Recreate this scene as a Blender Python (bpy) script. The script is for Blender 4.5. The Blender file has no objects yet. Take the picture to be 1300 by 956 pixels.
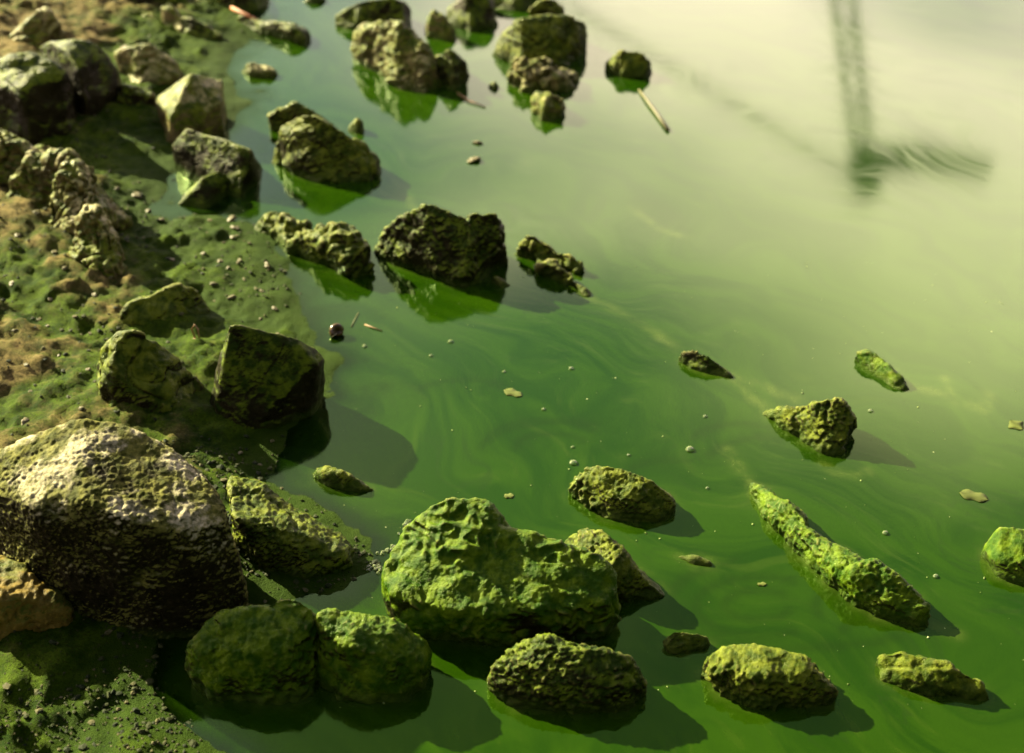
import bpy, bmesh, math, random
import numpy as np
from mathutils import Vector, Matrix

scene = bpy.context.scene
COL = scene.collection
R = math.radians

# ------------------------------------------------------------------ camera
CAM_H, PITCH, FOC = 1.40, 36.0, 50.0
PW, PH = 1300.0, 956.0                      # photograph grid used for surveying positions
CX, CY = 650.0, 433.5                       # optical axis in that grid (3:2 frame without the caption strip)
FPX = PW * FOC / 36.0
cam_d = bpy.data.cameras.new('camera')
cam = bpy.data.objects.new('camera', cam_d)
COL.objects.link(cam)
scene.camera = cam
cam_d.lens = FOC
cam_d.sensor_width = 36.0
cam_d.sensor_fit = 'HORIZONTAL'
cam_d.shift_y = -(PH / 2 - CY) / PW
cam_d.clip_start, cam_d.clip_end = 0.05, 800.0
cam.location = (0, 0, CAM_H)
cam.rotation_euler = (R(90 - PITCH), 0, 0)
cam_d.dof.use_dof = True
cam_d.dof.focus_distance = 1.93
cam_d.dof.aperture_fstop = 3.4

# ------------------------------------------------------------------ light
SUN_AZ = (-0.80, 0.60)
SUN_EL = 27.0
world = bpy.data.worlds.new('World')
scene.world = world
world.use_nodes = True
wn = world.node_tree.nodes
wl = world.node_tree.links
wn.clear()
w_out = wn.new('ShaderNodeOutputWorld')
w_bg = wn.new('ShaderNodeBackground')
w_bg.inputs['Strength'].default_value = 0.05
sky = wn.new('ShaderNodeTexSky')
sky.sky_type = 'NISHITA'
sky.sun_disc = False
sky.sun_elevation = R(SUN_EL)
sky.sun_rotation = math.atan2(SUN_AZ[0], SUN_AZ[1])
sky.air_density = 0.55
sky.dust_density = 2.5
sky.ozone_density = 1.0
# drifting clouds on a flat layer overhead
tc = wn.new('ShaderNodeTexCoord')
sep = wn.new('ShaderNodeSeparateXYZ'); wl.new(tc.outputs['Generated'], sep.inputs[0])
zc = wn.new('ShaderNodeMath'); zc.operation = 'MAXIMUM'; wl.new(sep.outputs[2], zc.inputs[0]); zc.inputs[1].default_value = 0.03
zc2 = wn.new('ShaderNodeMath'); zc2.operation = 'ADD'; wl.new(zc.outputs[0], zc2.inputs[0]); zc2.inputs[1].default_value = 0.12
dx = wn.new('ShaderNodeMath'); dx.operation = 'DIVIDE'; wl.new(sep.outputs[0], dx.inputs[0]); wl.new(zc2.outputs[0], dx.inputs[1])
dy = wn.new('ShaderNodeMath'); dy.operation = 'DIVIDE'; wl.new(sep.outputs[1], dy.inputs[0]); wl.new(zc2.outputs[0], dy.inputs[1])
cmb = wn.new('ShaderNodeCombineXYZ'); wl.new(dx.outputs[0], cmb.inputs[0]); wl.new(dy.outputs[0], cmb.inputs[1])
CLOUD_OFF = (-46.632, 17.345, 0.0)
mp = wn.new('ShaderNodeMapping'); mp.inputs['Location'].default_value = CLOUD_OFF
wl.new(cmb.outputs[0], mp.inputs[0])
cn = wn.new('ShaderNodeTexNoise'); cn.inputs['Scale'].default_value = 1.2; cn.inputs['Detail'].default_value = 3.0; cn.inputs['Roughness'].default_value = 0.42
wl.new(mp.outputs[0], cn.inputs['Vector'])
# cover thins out overhead, as it does when looking along a broken cloud layer
el = wn.new('ShaderNodeMapRange'); wl.new(sep.outputs[2], el.inputs['Value'])
el.inputs['From Min'].default_value = 0.522; el.inputs['From Max'].default_value = 0.778
el.inputs['To Min'].default_value = 0.072; el.inputs['To Max'].default_value = -0.26
ca = wn.new('ShaderNodeMath'); ca.operation = 'ADD'; wl.new(cn.outputs['Fac'], ca.inputs[0]); wl.new(el.outputs['Result'], ca.inputs[1])
cr = wn.new('ShaderNodeMapRange'); cr.interpolation_type = 'SMOOTHSTEP'
cr.inputs['From Min'].default_value = 0.384; cr.inputs['From Max'].default_value = 0.690
wl.new(ca.outputs[0], cr.inputs['Value'])
cm = wn.new('ShaderNodeMix'); cm.data_type = 'RGBA'
wl.new(cr.outputs['Result'], cm.inputs['Factor'])
wl.new(sky.outputs[0], cm.inputs['A'])
cm.inputs['B'].default_value = (19.6, 14.3, 14.3, 1)
wl.new(cm.outputs['Result'], w_bg.inputs['Color'])
wl.new(w_bg.outputs[0], w_out.inputs[0])

sd_ = bpy.data.lights.new('sun', 'SUN')
sd_.energy = 5.0
sd_.angle = R(0.55)
sd_.color = (1.0, 0.90, 0.56)
sun = bpy.data.objects.new('sun', sd_)
COL.objects.link(sun)
sv = Vector((SUN_AZ[0] * math.cos(R(SUN_EL)), SUN_AZ[1] * math.cos(R(SUN_EL)), math.sin(R(SUN_EL))))
sun.rotation_euler = sv.to_track_quat('Z', 'Y').to_euler()
sun.location = (-4, 4, 5)

scene.render.engine = 'CYCLES'
scene.view_settings.view_transform = 'Standard'
scene.view_settings.look = 'None'
scene.view_settings.gamma = 1.0
scene.view_settings.exposure = 2.8
scene.view_settings.use_curve_mapping = False
scene.cycles.max_bounces = 6

# ------------------------------------------------------------------ survey helpers
_p = R(PITCH)
FWD = np.array([0, math.cos(_p), -math.sin(_p)])
UPV = np.array([0, math.sin(_p), math.cos(_p)])
CAMP = np.array([0, 0, CAM_H])

def at(px, py, z=0.0):
    """point of the place at height z that was surveyed at (px, py)"""
    d = FWD + np.array([1.0, 0, 0]) * (px - CX) / FPX + UPV * (CY - py) / FPX
    t = (z - CAM_H) / d[2]
    return CAMP + d * t

def raised(px, py, foot, zb=0.0):
    """point straight above the ground point (px, foot), seen at height py"""
    g = at(px, foot, zb)
    lo, hi = zb - 0.02, zb + 0.9
    for _ in range(40):
        m = 0.5 * (lo + hi)
        q = np.array([g[0], g[1], m]) - CAMP
        v = CY - FPX * (q @ UPV) / (q @ FWD)
        if v > py: lo = m
        else: hi = m
    return np.array([g[0], g[1], 0.5 * (lo + hi)])

# ------------------------------------------------------------------ noise
_rs = np.random.RandomState(7)
_perm = _rs.permutation(512).astype(np.int64)
_grad = _rs.normal(size=(512, 3)); _grad /= np.linalg.norm(_grad, axis=1)[:, None]

def perlin(p):
    i = np.floor(p).astype(np.int64)
    f = p - i
    u = f * f * f * (f * (f * 6 - 15) + 10)
    out = np.zeros(len(p))
    for a in (0, 1):
        hx = _perm[(i[:, 0] + a) & 511]
        wx = u[:, 0] if a else 1 - u[:, 0]
        for b in (0, 1):
            hy = _perm[(hx + i[:, 1] + b) & 511]
            wy = u[:, 1] if b else 1 - u[:, 1]
            for c in (0, 1):
                h = _perm[(hy + i[:, 2] + c) & 511]
                wz = u[:, 2] if c else 1 - u[:, 2]
                g = _grad[h]
                out += wx * wy * wz * (g[:, 0] * (f[:, 0] - a) + g[:, 1] * (f[:, 1] - b) + g[:, 2] * (f[:, 2] - c))
    return out * 1.5

def fbm(p, oct=3, gain=0.5):
    s = np.zeros(len(p)); a = 1.0
    for k in range(oct):
        s += a * perlin(p * (2.03 ** k) + 17.3 * k); a *= gain
    return s

# ------------------------------------------------------------------ mesh helpers
def mesh_from(name, V, F, smooth=True):
    me = bpy.data.meshes.new(name)
    V = np.asarray(V, dtype=np.float32); F = np.asarray(F, dtype=np.int32)
    n, k = F.shape
    me.vertices.add(len(V)); me.vertices.foreach_set('co', V.ravel())
    me.loops.add(n * k); me.loops.foreach_set('vertex_index', F.ravel())
    me.polygons.add(n)
    me.polygons.foreach_set('loop_start', np.arange(0, n * k, k, dtype=np.int32))
    me.update(calc_edges=True)
    me.polygons.foreach_set('use_smooth', np.full(n, smooth))
    me.validate()
    return me

def link(name, me, mat=None, parent=None, loc=None, **props):
    o = bpy.data.objects.new(name, me)
    COL.objects.link(o)
    if mat and me is not None and not me.materials: me.materials.append(mat)
    if parent: o.parent = parent
    if loc is not None: o.location = loc
    for k, v in props.items(): o[k] = v
    return o

_ico = {}
def ico(n):
    if n not in _ico:
        bm = bmesh.new()
        bmesh.ops.create_icosphere(bm, subdivisions=n, radius=1.0)
        V = np.array([v.co[:] for v in bm.verts]); F = np.array([[v.index for v in f.verts] for f in bm.faces])
        bm.free()
        _ico[n] = (V, F)
    return _ico[n]

def hull_planes(P, C):
    bm = bmesh.new()
    for q in P: bm.verts.new(q)
    bmesh.ops.convex_hull(bm, input=bm.verts)
    bmesh.ops.recalc_face_normals(bm, faces=bm.faces)
    pl = []
    for f in bm.faces:
        f.normal_update()
        n = np.array(f.normal[:]); q = np.array(f.verts[0].co[:])
        d = n @ (q - C)
        if d < 0: n, d = -n, -d
        if f.calc_area() < 1e-7: continue
        if all(n @ m < 0.985 for m, _ in pl): pl.append((n, d))
    bm.free()
    N = np.array([a for a, _ in pl]); D = np.array([max(b, 1e-3) for _, b in pl])
    return N, D

def vnormals(V, F):
    n = np.cross(V[F[:, 1]] - V[F[:, 0]], V[F[:, 2]] - V[F[:, 0]])
    out = np.zeros_like(V)
    for k in range(3): np.add.at(out, F[:, k], n)
    l = np.linalg.norm(out, axis=1)[:, None]
    return out / np.maximum(l, 1e-12)

STYLES = {
    # low: big lumps (rel. size); mid: lumps (m); crk: crevice depth (m); wr/wl: wrinkle depth and wavelength; gr/gl: grain; p: edge sharpness; sm: smoothing
    'main':    dict(low=0.020, mid=0.0036, crk=0.0012, wr=0.0058, wl=0.014, gr=0.0010, gl=0.0045, p=50, chips=0, sm=8),
    'grainy':  dict(low=0.020, mid=0.0034, crk=0.0018, wr=0.0022, wl=0.011, gr=0.0018, gl=0.0055, p=60, chips=9, sm=3),
    'boulder': dict(low=0.020, mid=0.0030, crk=0.0016, wr=0.0011, wl=0.012, gr=0.0018, gl=0.0065, p=60, chips=10, sm=3),
    'blocky':  dict(low=0.012, mid=0.0016, crk=0.0008, wr=0.0009, wl=0.016, gr=0.0006, gl=0.0060, p=120, chips=6, sm=2),
    'lumpy':   dict(low=0.050, mid=0.0085, crk=0.0040, wr=0.0055, wl=0.022, gr=0.0020, gl=0.0080, p=30, chips=6, sm=3),
    'rough':   dict(low=0.025, mid=0.0046, crk=0.0022, wr=0.0026, wl=0.018, gr=0.0014, gl=0.0060, p=90, chips=12, sm=2),
    'smooth':  dict(low=0.018, mid=0.0026, crk=0.0014, wr=0.0012, wl=0.020, gr=0.0006, gl=0.0060, p=60, chips=9, sm=3),
}
VOX = {8: 0.0017, 7: 0.0024, 6: 0.0034, 5: 0.0042, 4: 0.005}

def voxel_union(V, F, size):
    """one closed skin round all the overlapping lumps"""
    me = mesh_from('tmp', V, F)
    o = bpy.data.objects.new('tmp', me); COL.objects.link(o)
    md = o.modifiers.new('r', 'REMESH'); md.mode = 'VOXEL'; md.voxel_size = size; md.adaptivity = 0.0
    dg = bpy.context.evaluated_depsgraph_get()
    ev = o.evaluated_get(dg); m2 = ev.to_mesh()
    n = len(m2.vertices); co = np.empty(n * 3, np.float32); m2.vertices.foreach_get('co', co)
    m2.calc_loop_triangles()
    nl = len(m2.loops); lv = np.empty(nl, np.int32); m2.loops.foreach_get('vertex_index', lv)
    quads = lv.reshape(-1, 4) if nl == 4 * len(m2.polygons) else None
    if quads is None:
        t = np.empty(len(m2.loop_triangles) * 3, np.int32); m2.loop_triangles.foreach_get('vertices', t); quads = t.reshape(-1, 3)
    ev.to_mesh_clear()
    bpy.data.objects.remove(o); bpy.data.meshes.remove(me)
    return co.reshape(-1, 3).astype(float), quads

def edges_of(F):
    k = F.shape[1]
    E = np.vstack([np.stack([F[:, i], F[:, (i + 1) % k]], 1) for i in range(k)])
    return E

def laplace(V, E, it, lam=0.55):
    n = len(V); cnt = np.bincount(E[:, 0], minlength=n) + np.bincount(E[:, 1], minlength=n)
    for _ in range(it):
        a = np.stack([np.bincount(E[:, 0], V[E[:, 1], k], n) + np.bincount(E[:, 1], V[E[:, 0], k], n) for k in range(3)], 1) / np.maximum(cnt, 1)[:, None]
        V = V + lam * (a - V)
    return V

def vnorm(V, F):
    n = np.cross(V[F[:, 2]] - V[F[:, 0]], V[F[:, -1]] - V[F[:, 1]]) if F.shape[1] == 4 else np.cross(V[F[:, 1]] - V[F[:, 0]], V[F[:, 2]] - V[F[:, 0]])
    out = np.stack([sum(np.bincount(F[:, j], n[:, k], len(V)) for j in range(F.shape[1])) for k in range(3)], 1)
    return out / np.maximum(np.linalg.norm(out, axis=1)[:, None], 1e-12)

def rock_mesh(name, hulls, zb=0.0, level=6, style='rough', seed=0):
    rng = np.random.RandomState(seed + 11)
    st = dict(STYLES[style])
    for q_, lo_, hi_ in (('mid', 0.6, 1.4), ('wr', 0.5, 1.25), ('gr', 0.6, 1.5), ('crk', 0.7, 1.8)): st[q_] *= rng.uniform(lo_, hi_)
    sets, allP = [], []
    for h in hulls:
        base = [q for q in h if len(q) == 2]
        ym = np.mean([q[1] for q in base]); kf = float(np.interp(ym, [60, 200, 330, 480, 600], [0.60, 0.52, 0.36, 0.28, 0.12]))
        def front(x):
            ys = [q[1] for q in base if abs(q[0] - x) < 3]
            for a_ in base:
                for b_ in base:
                    if a_[0] < x < b_[0]: ys.append(a_[1] + (b_[1] - a_[1]) * (x - a_[0]) / (b_[0] - a_[0]))
            return max(ys) if ys else None
        hh = []
        for q in h:
            if len(q) == 3 and kf > 0:
                fy = front(q[0])
                if fy is not None: q = (q[0], q[1], q[2] + kf * max(0.0, fy - 3 - q[2]))
            hh.append(q)
        h = hh
        hi = max([raised(q[0], q[1], q[2], zb)[2] - zb for q in h if len(q) == 3])
        sink = min(0.10, 0.03 + 0.6 * hi)
        P = []
        for q in h:
            if len(q) == 2:
                g = at(q[0], q[1], zb); P.append(g); P.append(g - np.array([0, 0, sink]))
            else: P.append(raised(q[0], q[1], q[2], zb))
        sets.append(np.array(P)); allP += P
    allP = np.array(allP)
    origin = np.array([allP[:, 0].mean(), allP[:, 1].mean(), zb])
    VV, FF, off = [], [], 0
    for P in sets:
        P = P - origin
        C = 0.5 * (P.mean(0) + 0.5 * (P.min(0) + P.max(0)))
        Q = P - C
        _, _, Ax = np.linalg.svd(Q - Q.mean(0), full_matrices=False)
        S = np.maximum(np.abs(Q @ Ax.T).max(0), 0.012)
        Qn = (Q @ Ax.T) / S
        N, D = hull_planes(Qn, np.zeros(3))
        for k in range(st['chips']):
            n = rng.normal(size=3); n /= np.linalg.norm(n)
            d = (Qn @ n).max() * rng.uniform(0.82, 0.95)
            N = np.vstack([N, n]); D = np.append(D, max(d, 0.15))
        U, F = ico(6)
        pw = st['p']
        s = np.zeros(len(U))
        for n, d in zip(N, D): s += np.maximum(U @ n / d, 0) ** pw
        r = s ** (-1.0 / pw) * 1.5 ** (1.0 / pw)
        V = ((U * r[:, None]) * S) @ Ax + C
        if np.linalg.det(Ax) < 0: F = F[:, ::-1]
        VV.append(V); FF.append(F + off); off += len(V)
    V, F = voxel_union(np.vstack(VV), np.vstack(FF), VOX[level])
    E = edges_of(F)
    V = laplace(V, E, st['sm'] + (10 if len(sets) > 1 else 0))
    ext = np.sort(allP.max(0) - allP.min(0)); size = float(ext[1:].mean())
    so = rng.uniform(-60, 60, 3)
    sc = min(1.0, size / 0.15)
    nr = vnorm(V, F)
    d = st['low'] * size * fbm(V * (2.8 / max(size, 0.05)) + so, 2)
    d += sc * st['mid'] * fbm(V / 0.040 + so, 2)
    wv = np.stack([perlin(V / 0.05 + so + 31), perlin(V / 0.05 + so + 43), perlin(V / 0.05 + so + 57)], 1)
    for wl_, am in ((0.085, 1.0), (0.045, 0.6)):
        c = perlin((V + 0.012 * wv) / (wl_ * max(sc, 0.5)) + so + 70 * am)
        d -= sc * st['crk'] * am * np.exp(-(c / 0.075) ** 2)
        d += sc * st['crk'] * am * 0.7 * np.tanh(c * 4)
    V = V + nr * d[:, None]
    nr = vnorm(V, F)
    wlen = st['wl'] * rng.uniform(0.75, 1.45)
    w = V / wlen + so + 0.6 * wv[:, [1, 2, 0]]
    wr = perlin(w)
    patch = 0.22 + 1.0 * np.clip(0.5 + 2.6 * perlin(V / 0.085 + so + 5), 0, 1)
    d = sc * st['wr'] * patch * (0.5 - 1.6 * np.abs(wr) + 0.6 * perlin(w * 1.9 + 4) + 0.5 * perlin(w * 0.55 + 8))
    if level >= 6: d += st['gr'] * (1.5 - 0.8 * patch) * fbm(V / st['gl'] + so, 2)
    V = V + nr * d[:, None]
    return mesh_from(name, V, F), origin

# ------------------------------------------------------------------ material helpers
def nodes_of(name):
    m = bpy.data.materials.new(name); m.use_nodes = True
    nt = m.node_tree; nt.nodes.clear()
    out = nt.nodes.new('ShaderNodeOutputMaterial')
    b = nt.nodes.new('ShaderNodeBsdfPrincipled')
    nt.links.new(b.outputs[0], out.inputs[0])
    return m, nt, b

class NT:
    def __init__(s, nt): s.nt = nt
    def n(s, t, **kw):
        x = s.nt.nodes.new(t)
        for k, v in kw.items(): setattr(x, k, v)
        return x
    def noise(s, vec, scale, detail=3, rough=0.55, dist=0.0):
        x = s.n('ShaderNodeTexNoise'); x.inputs['Scale'].default_value = scale
        x.inputs['Detail'].default_value = detail; x.inputs['Roughness'].default_value = rough; x.inputs['Distortion'].default_value = dist
        s.nt.links.new(vec, x.inputs['Vector']); return x.outputs['Fac']
    def ramp(s, v, a, b, lo=0.0, hi=1.0):
        x = s.n('ShaderNodeMapRange', interpolation_type='SMOOTHSTEP')
        for k, q in (('From Min', a), ('From Max', b), ('To Min', lo), ('To Max', hi)): x.inputs[k].default_value = q
        s.nt.links.new(v, x.inputs['Value']); return x.outputs['Result']
    def mix(s, f, a, b):
        x = s.n('ShaderNodeMix', data_type='RGBA')
        for k, q in (('Factor', f), ('A', a), ('B', b)):
            if isinstance(q, (tuple, list)): x.inputs[k].default_value = (*q[:3], 1)
            elif isinstance(q, (int, float)): x.inputs[k].default_value = q
            else: s.nt.links.new(q, x.inputs[k])
        return x.outputs['Result']
    def math(s, op, a, b=None):
        x = s.n('ShaderNodeMath', operation=op)
        for k, q in ((0, a), (1, b)):
            if q is None: continue
            if isinstance(q, (int, float)): x.inputs[k].default_value = q
            else: s.nt.links.new(q, x.inputs[k])
        return x.outputs[0]
    def bump(s, h, dist, strength=1.0, normal=None):
        x = s.n('ShaderNodeBump'); x.inputs['Distance'].default_value = dist; x.inputs['Strength'].default_value = strength
        s.nt.links.new(h, x.inputs['Height'])
        if normal is not None: s.nt.links.new(normal, x.inputs['Normal'])
        return x.outputs[0]
    def mapping(s, vec, loc=(0, 0, 0), rot=(0, 0, 0), sc=(1, 1, 1)):
        x = s.n('ShaderNodeMapping'); x.inputs['Location'].default_value = loc; x.inputs['Rotation'].default_value = rot; x.inputs['Scale'].default_value = sc
        s.nt.links.new(vec, x.inputs[0]); return x.outputs[0]

def rock_material(name, stone, stone2, algae, algae2, cover, crust=None, crust_amt=0.0, rough=(0.28, 0.6), bump=0.0026):
    """wet stone under a patchy film of algae; 'cover' is how much of it the film takes"""
    m, nt, b = nodes_of(name); T = NT(nt)
    geo = T.n('ShaderNodeNewGeometry'); pos = geo.outputs['Position']
    st = T.mix(T.ramp(T.noise(pos, 34, 5, 0.6), 0.35, 0.65), stone, stone2)
    st = T.mix(T.ramp(T.noise(pos, 260, 2), 0.50, 0.75, 0, 0.5), st, (stone2[0] * 1.7, stone2[1] * 1.6, stone2[2] * 1.5))
    al = T.mix(T.ramp(T.noise(pos, 55, 4, 0.6), 0.38, 0.64), algae, algae2)
    cov = T.noise(T.mapping(pos, loc=(3.1, 1.7, 0.4)), 17, 6, 0.62)
    # film thinned on steep faces: their shade is painted in as darker stone
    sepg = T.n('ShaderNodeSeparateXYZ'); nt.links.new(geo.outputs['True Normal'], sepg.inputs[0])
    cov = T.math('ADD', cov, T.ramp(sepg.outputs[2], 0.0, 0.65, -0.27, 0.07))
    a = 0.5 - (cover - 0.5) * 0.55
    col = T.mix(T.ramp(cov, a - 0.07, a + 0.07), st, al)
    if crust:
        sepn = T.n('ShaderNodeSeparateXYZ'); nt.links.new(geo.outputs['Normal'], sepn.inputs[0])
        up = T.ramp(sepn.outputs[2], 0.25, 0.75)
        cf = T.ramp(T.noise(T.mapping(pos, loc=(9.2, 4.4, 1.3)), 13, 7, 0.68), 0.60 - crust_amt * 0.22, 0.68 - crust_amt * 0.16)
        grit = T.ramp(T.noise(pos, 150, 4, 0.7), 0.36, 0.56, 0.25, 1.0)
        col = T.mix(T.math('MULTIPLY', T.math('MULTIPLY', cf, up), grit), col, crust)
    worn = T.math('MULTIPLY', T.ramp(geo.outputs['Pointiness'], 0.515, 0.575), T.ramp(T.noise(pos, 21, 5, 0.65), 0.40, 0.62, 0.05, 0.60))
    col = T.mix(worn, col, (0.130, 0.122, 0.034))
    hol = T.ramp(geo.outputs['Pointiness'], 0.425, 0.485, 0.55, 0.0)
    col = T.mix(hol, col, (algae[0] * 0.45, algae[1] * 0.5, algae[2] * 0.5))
    nt.links.new(col, b.inputs['Base Color'])
    rn = T.noise(pos, 42, 4)
    nt.links.new(T.ramp(rn, 0.35, 0.68, rough[0], rough[1]), b.inputs['Roughness'])
    b.inputs['Specular IOR Level'].default_value = 0.09
    b.inputs['Specular Tint'].default_value = (1.0, 0.94, 0.48, 1)
    # tide mark: a slick band of fresh algae just above the water
    sz = T.n('ShaderNodeSeparateXYZ'); nt.links.new(pos, sz.inputs[0])
    band = T.ramp(T.math('ADD', sz.outputs[2], T.math('MULTIPLY', T.noise(pos, 28, 4), -0.03)), -0.012, 0.006, 0.75, 0.0)
    col = T.mix(band, col, T.mix(T.noise(pos, 60, 3), (0.010, 0.024, 0.002), (0.022, 0.040, 0.004)))
    nt.links.new(col, b.inputs['Base Color'])
    n1 = T.bump(T.noise(pos, 190, 5, 0.65), bump, 1.0)
    n2 = T.bump(T.noise(pos, 620, 3, 0.6), bump * 0.35, 1.0, n1)
    nt.links.new(n2, b.inputs['Normal'])
    return m

# stone and algae colours of the place
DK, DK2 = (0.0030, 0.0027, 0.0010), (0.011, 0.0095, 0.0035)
AL, AL2 = (0.013, 0.042, 0.0006), (0.056, 0.094, 0.002)
OL, OL2 = (0.017, 0.034, 0.001), (0.076, 0.096, 0.006)
M = {}
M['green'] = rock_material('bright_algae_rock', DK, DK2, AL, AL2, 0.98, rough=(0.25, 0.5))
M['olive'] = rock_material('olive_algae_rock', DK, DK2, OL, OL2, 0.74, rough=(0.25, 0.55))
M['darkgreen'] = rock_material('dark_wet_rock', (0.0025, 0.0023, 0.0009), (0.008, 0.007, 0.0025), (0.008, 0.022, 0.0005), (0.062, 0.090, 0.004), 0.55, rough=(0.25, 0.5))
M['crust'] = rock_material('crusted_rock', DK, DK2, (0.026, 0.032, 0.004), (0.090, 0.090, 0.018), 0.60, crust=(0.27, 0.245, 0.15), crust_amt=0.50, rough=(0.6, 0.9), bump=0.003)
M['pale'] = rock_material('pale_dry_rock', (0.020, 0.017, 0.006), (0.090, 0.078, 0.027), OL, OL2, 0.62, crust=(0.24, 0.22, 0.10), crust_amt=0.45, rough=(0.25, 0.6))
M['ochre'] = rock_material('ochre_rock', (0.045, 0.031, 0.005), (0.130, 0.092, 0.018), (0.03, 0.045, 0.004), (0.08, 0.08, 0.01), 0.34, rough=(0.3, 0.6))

# ------------------------------------------------------------------ ground sheet (mud bank, lake bed, far bank)
SHORE = [(300, -140), (330, -20), (318, 40), (285, 75), (300, 110), (300, 165), (262, 188), (222, 222), (250, 262), (318, 280),
         (338, 318), (372, 372), (404, 428), (416, 470), (402, 540), (372, 588), (395, 640), (452, 696), (470, 716), (420, 742),
         (300, 770), (215, 815), (205, 860), (240, 930), (270, 1040), (280, 1200)]
shore = np.array([at(x, y)[:2] for x, y in SHORE])
shore = np.vstack([[shore[0][0] - 0.5, 9.0], shore, [shore[-1][0] - 0.1, -0.6], [shore[-1][0] + 0.5, -9.0]])

def shore_dist(X, Y):
    """signed distance to the waterline, positive on the bank (left)"""
    P = np.stack([X, Y], 1); best = np.full(len(P), 1e9)
    for a, b_ in zip(shore[:-1], shore[1:]):
        ab = b_ - a; t = np.clip(((P - a) @ ab) / (ab @ ab), 0, 1)
        best = np.minimum(best, np.linalg.norm(P - (a + t[:, None] * ab), axis=1))
    yy = shore[::-1, 1]; xx = shore[::-1, 0]
    side = np.zeros(len(P), bool)
    poly = np.vstack([shore, [[-400, -9.0], [-400, 9.0]]])
    x0, y0 = poly[:, 0], poly[:, 1]
    for i in range(len(poly)):
        xa, ya = poly[i]; xb, yb = poly[(i + 1) % len(poly)]
        if ya == yb: continue
        c = ((ya > P[:, 1]) != (yb > P[:, 1])) & (P[:, 0] < (xb - xa) * (P[:, 1] - ya) / (yb - ya) + xa)
        side ^= c
    far = np.abs(P[:, 1]) >= 9.0
    side = np.where(far, P[:, 0] < np.where(P[:, 1] > 0, shore[0][0], shore[-1][0]), side)
    return np.where(side, best, -best)

def ground_z(X, Y):
    s = shore_dist(X, Y)
    P3 = np.stack([X, Y, np.zeros_like(X)], 1)
    near = np.clip(np.abs(s) / 0.15, 0, 1)
    n1 = fbm(P3 / 0.22 + 4.7, 3)
    n2 = fbm(P3 / 0.045 + 31.0, 3)
    z = np.where(s > 0, 0.045 * (1 - np.exp(-s / 0.45)) + 0.06 * s, 0.22 * s)
    clod = np.clip(fbm(P3 / 0.060 + 19.0, 3, 0.6) - 0.18, 0, 0.5) * 0.030 * np.clip(0.4 + 2.0 * perlin(P3 / 0.30 + 6.0), 0, 1)
    z = z + (0.010 + 0.012 * near) * n1 + (0.0015 + 0.0075 * near) * n2 + clod * np.clip(s / 0.06, 0, 1)
    fine = (np.abs(X) < 2.2) & (Y > 0.6) & (Y < 4.6)
    n3 = np.zeros_like(X)
    if fine.any():
        q = P3[fine]
        n3[fine] = 0.0034 * (0.35 - np.abs(perlin(q / 0.016 + 11))) + 0.0022 * perlin(q / 0.008 + 5) + 0.007 * np.maximum(perlin(q / 0.028 + 77) - 0.28, 0) * 2
    z = z + n3 * (0.2 + 0.8 * near)
    z = np.where(s < -0.3, np.minimum(z, -0.05), z)
    z = np.maximum(z, -0.8)
    # opposite bank
    fb = np.clip((Y - 12.5 + 0.35 * np.sin(X * 0.5)) / 2.5, 0, 1); fb = fb * fb * (3 - 2 * fb)
    z = np.where(Y > 11.5, np.maximum(np.minimum(z, 1.6), -0.8 + 1.7 * fb + 0.06 * perlin(P3 / 1.7)), z)
    return np.minimum(z, 1.6)

def axis(lo, hi, step, outer):
    a = list(np.arange(lo, hi, step)); d = step
    while a[-1] < outer: d *= 1.28; a.append(a[-1] + d)
    d = step
    while a[0] > -outer: d *= 1.28; a.insert(0, a[0] - d)
    return np.array(a)

gx = axis(-1.55, 0.0, 0.0055, 160); gy = axis(0.95, 3.9, 0.0075, 160)
GX, GY = np.meshgrid(gx, gy)
gz = ground_z(GX.ravel(), GY.ravel())
gV = np.stack([GX.ravel(), GY.ravel(), gz], 1)
nx_, ny_ = len(gx), len(gy)
ii = (np.arange(ny_ - 1)[:, None] * nx_ + np.arange(nx_ - 1)[None, :]).ravel()
gF = np.stack([ii, ii + 1, ii + nx_ + 1, ii + nx_], 1)

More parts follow.
